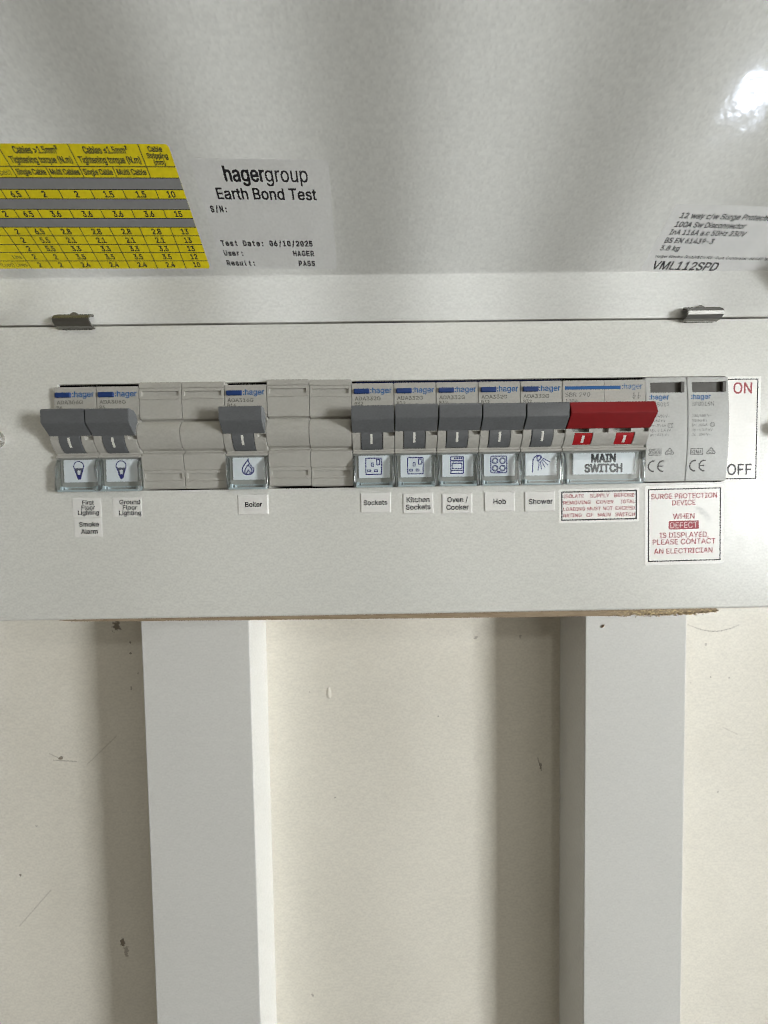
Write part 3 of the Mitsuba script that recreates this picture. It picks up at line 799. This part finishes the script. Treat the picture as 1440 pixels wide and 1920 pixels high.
circuit_label(-135.9, -123.6, -6.7, 1.7, ['First', 'Floor', 'Lighting'], 'small label reading First Floor Lighting', 0.6, 0.0, 1.75, 2.1, 0.12)
circuit_label(-135.7, -123.6, -15.2, -6.9, ['Smoke', 'Alarm'], 'small label reading Smoke Alarm below the First Floor Lighting label', 0.5, 0.0, 1.9, 3.0, 0.12)
circuit_label(-119.1, -106.7, -6.9, 1.5, ['Ground', 'Floor', 'Lighting'], 'small label reading Ground Floor Lighting', 1.2, -0.5, 1.85, 2.3, 0.16)
circuit_label(-66.5, -53.5, -6.6, 2.1, ['Boiler'], 'small label reading Boiler', 0.3)
circuit_label(-14.8, -1.8, -6.6, 2.1, ['Sockets'], 'small label reading Sockets only', -0.1, 0.3)
circuit_label(3.1, 16.2, -7.3, 1.6, ['Kitchen', 'Sockets'], 'small label reading Kitchen Sockets', 0.0, 0.6, 2.05, 3.1)
circuit_label(19.6, 32.7, -7.5, 1.2, ['Oven /', 'Cooker'], 'small label reading Oven and Cooker', 0.2, 0.0, 2.05, 3.2)
circuit_label(37.6, 50.7, -6.9, 1.7, ['Hob'], 'small label reading Hob', 0.1, 0.0, 2.1)
circuit_label(54.7, 67.9, -7.2, 1.5, ['Shower'], 'small label reading Shower', 0.4, 0.5, 2.1)


def sign(name, x0, z0, x1, z1, rot, label, r=0.6):
    t = thing(name, label, 'sticker')
    f = PANEL.sub((x0 + x1) / 2, (z0 + z1) / 2, rot)
    w, h = (x1 - x0) / 2, (z1 - z0) / 2
    part(t + '__sheet', flat(f, rrect(-w, -h, w, h, r), -0.05, 0.15), 'mat_sign')
    return t, Frame(f.o + 0.15 * f.n, f.u, f.v, f.n), w, h


t, f, w, h = sign('warning_sticker', 69.5, -12.2, 103.9, 2.2, 0.4, 'white sticker with red print about isolating the supply, below the main switch')
part(t + '__border', flat(f, ring(sbox(-w + 1.0, -h + 1.0, w - 1.0, h - 0.9), 0.58), -0.02, 0.03), 'mat_black_ink')
tx = []
for i, ws in enumerate(([('ISOLATE', 150, 485), ('SUPPLY', 590, 905), ('BEFORE', 985, 1325)], [('REMOVING', 150, 600), ('COVER', 690, 975), ('TOTAL', 1085, 1325)],
                        [('LOADING', 150, 505), ('MUST', 545, 765), ('NOT', 805, 960), ('EXCEED', 1005, 1325)], [('RATING', 150, 450), ('OF', 530, 640), ('MAIN', 720, 925), ('SWITCH', 1005, 1325)])):
    for word, a, b in ws:
        k = (2 * w - 3.9) / 1175
        tx.append(text(f, word, -w + 1.95 + (a - 150) * k, 3.45 - 2.72 * i, 1.5, (b - a) * k, heavy=0.04))
part(t + '__lettering', tx, 'mat_red_ink')

t, f, w, h = sign('warning_sticker', 106.4, -30.8, 140.3, 3.2, 0.6, 'white sticker with red print about surge protection and a grey smudge', 1.0)
part(t + '__border', flat(f, ring(sbox(-w + 1.3, -h + 1.4, w - 1.3, h - 1.4), 0.5), -0.02, 0.03), 'mat_black_ink')
part(t + '__defect_box', flat(f, sbox(-6.7, -1.85, 6.2, 1.75), -0.02, 0.03), 'mat_red_ink', label='red box reading DEFECT')
part(t + '__defect_box__lettering', [text(Frame(f.o + 0.03 * f.n, f.u, f.v, f.n), 'DEFECT', -0.25, -1.35, 2.55, 11.6, 'c')], 'mat_pink_ink')
tx = [text(f, 'SURGE PROTECTION', -0.2, 11.3, 2.15, 28.2, 'c', heavy=0.04), text(f, 'DEVICE', -0.3, 8.4, 2.15, 9.8, 'c', heavy=0.04), text(f, 'WHEN', -0.3, 2.6, 2.2, 9.2, 'c', heavy=0.04),
      text(f, 'IS DISPLAYED,', -0.1, -5.4, 2.2, 21.0, 'c', heavy=0.04), text(f, 'PLEASE CONTACT', -0.1, -8.3, 2.25, 27.0, 'c', heavy=0.04), text(f, 'AN ELECTRICIAN', -0.4, -12.2, 2.2, 25.2, 'c', heavy=0.04)]
part(t + '__lettering', tx, 'mat_red_ink')

t, f, w, h = sign('switch_position_sticker', 138.8, 4.1, 155.0, 48.5, 0.0, 'white strip sticker reading ON at the top and OFF at the bottom', 0.4)
part(t + '__border', flat(f, ring(sbox(-w - 6, -h + 1.2, w - 1.2, h - 1.0), 0.45).intersection(sbox(-w + 0.4, -h, w, h)), -0.02, 0.03), 'mat_black_ink')
part(t + '__on_lettering', [text(f, 'ON', 0.35, h - 7.1, 4.5, 7.7, 'c', heavy=0.06)], 'mat_red_ink', label='red word ON')
part(t + '__off_lettering', [text(f, 'OFF', -0.4, -h + 3.1, 4.5, 10.3, 'c', heavy=0.06)], 'mat_black_ink', label='black word OFF')
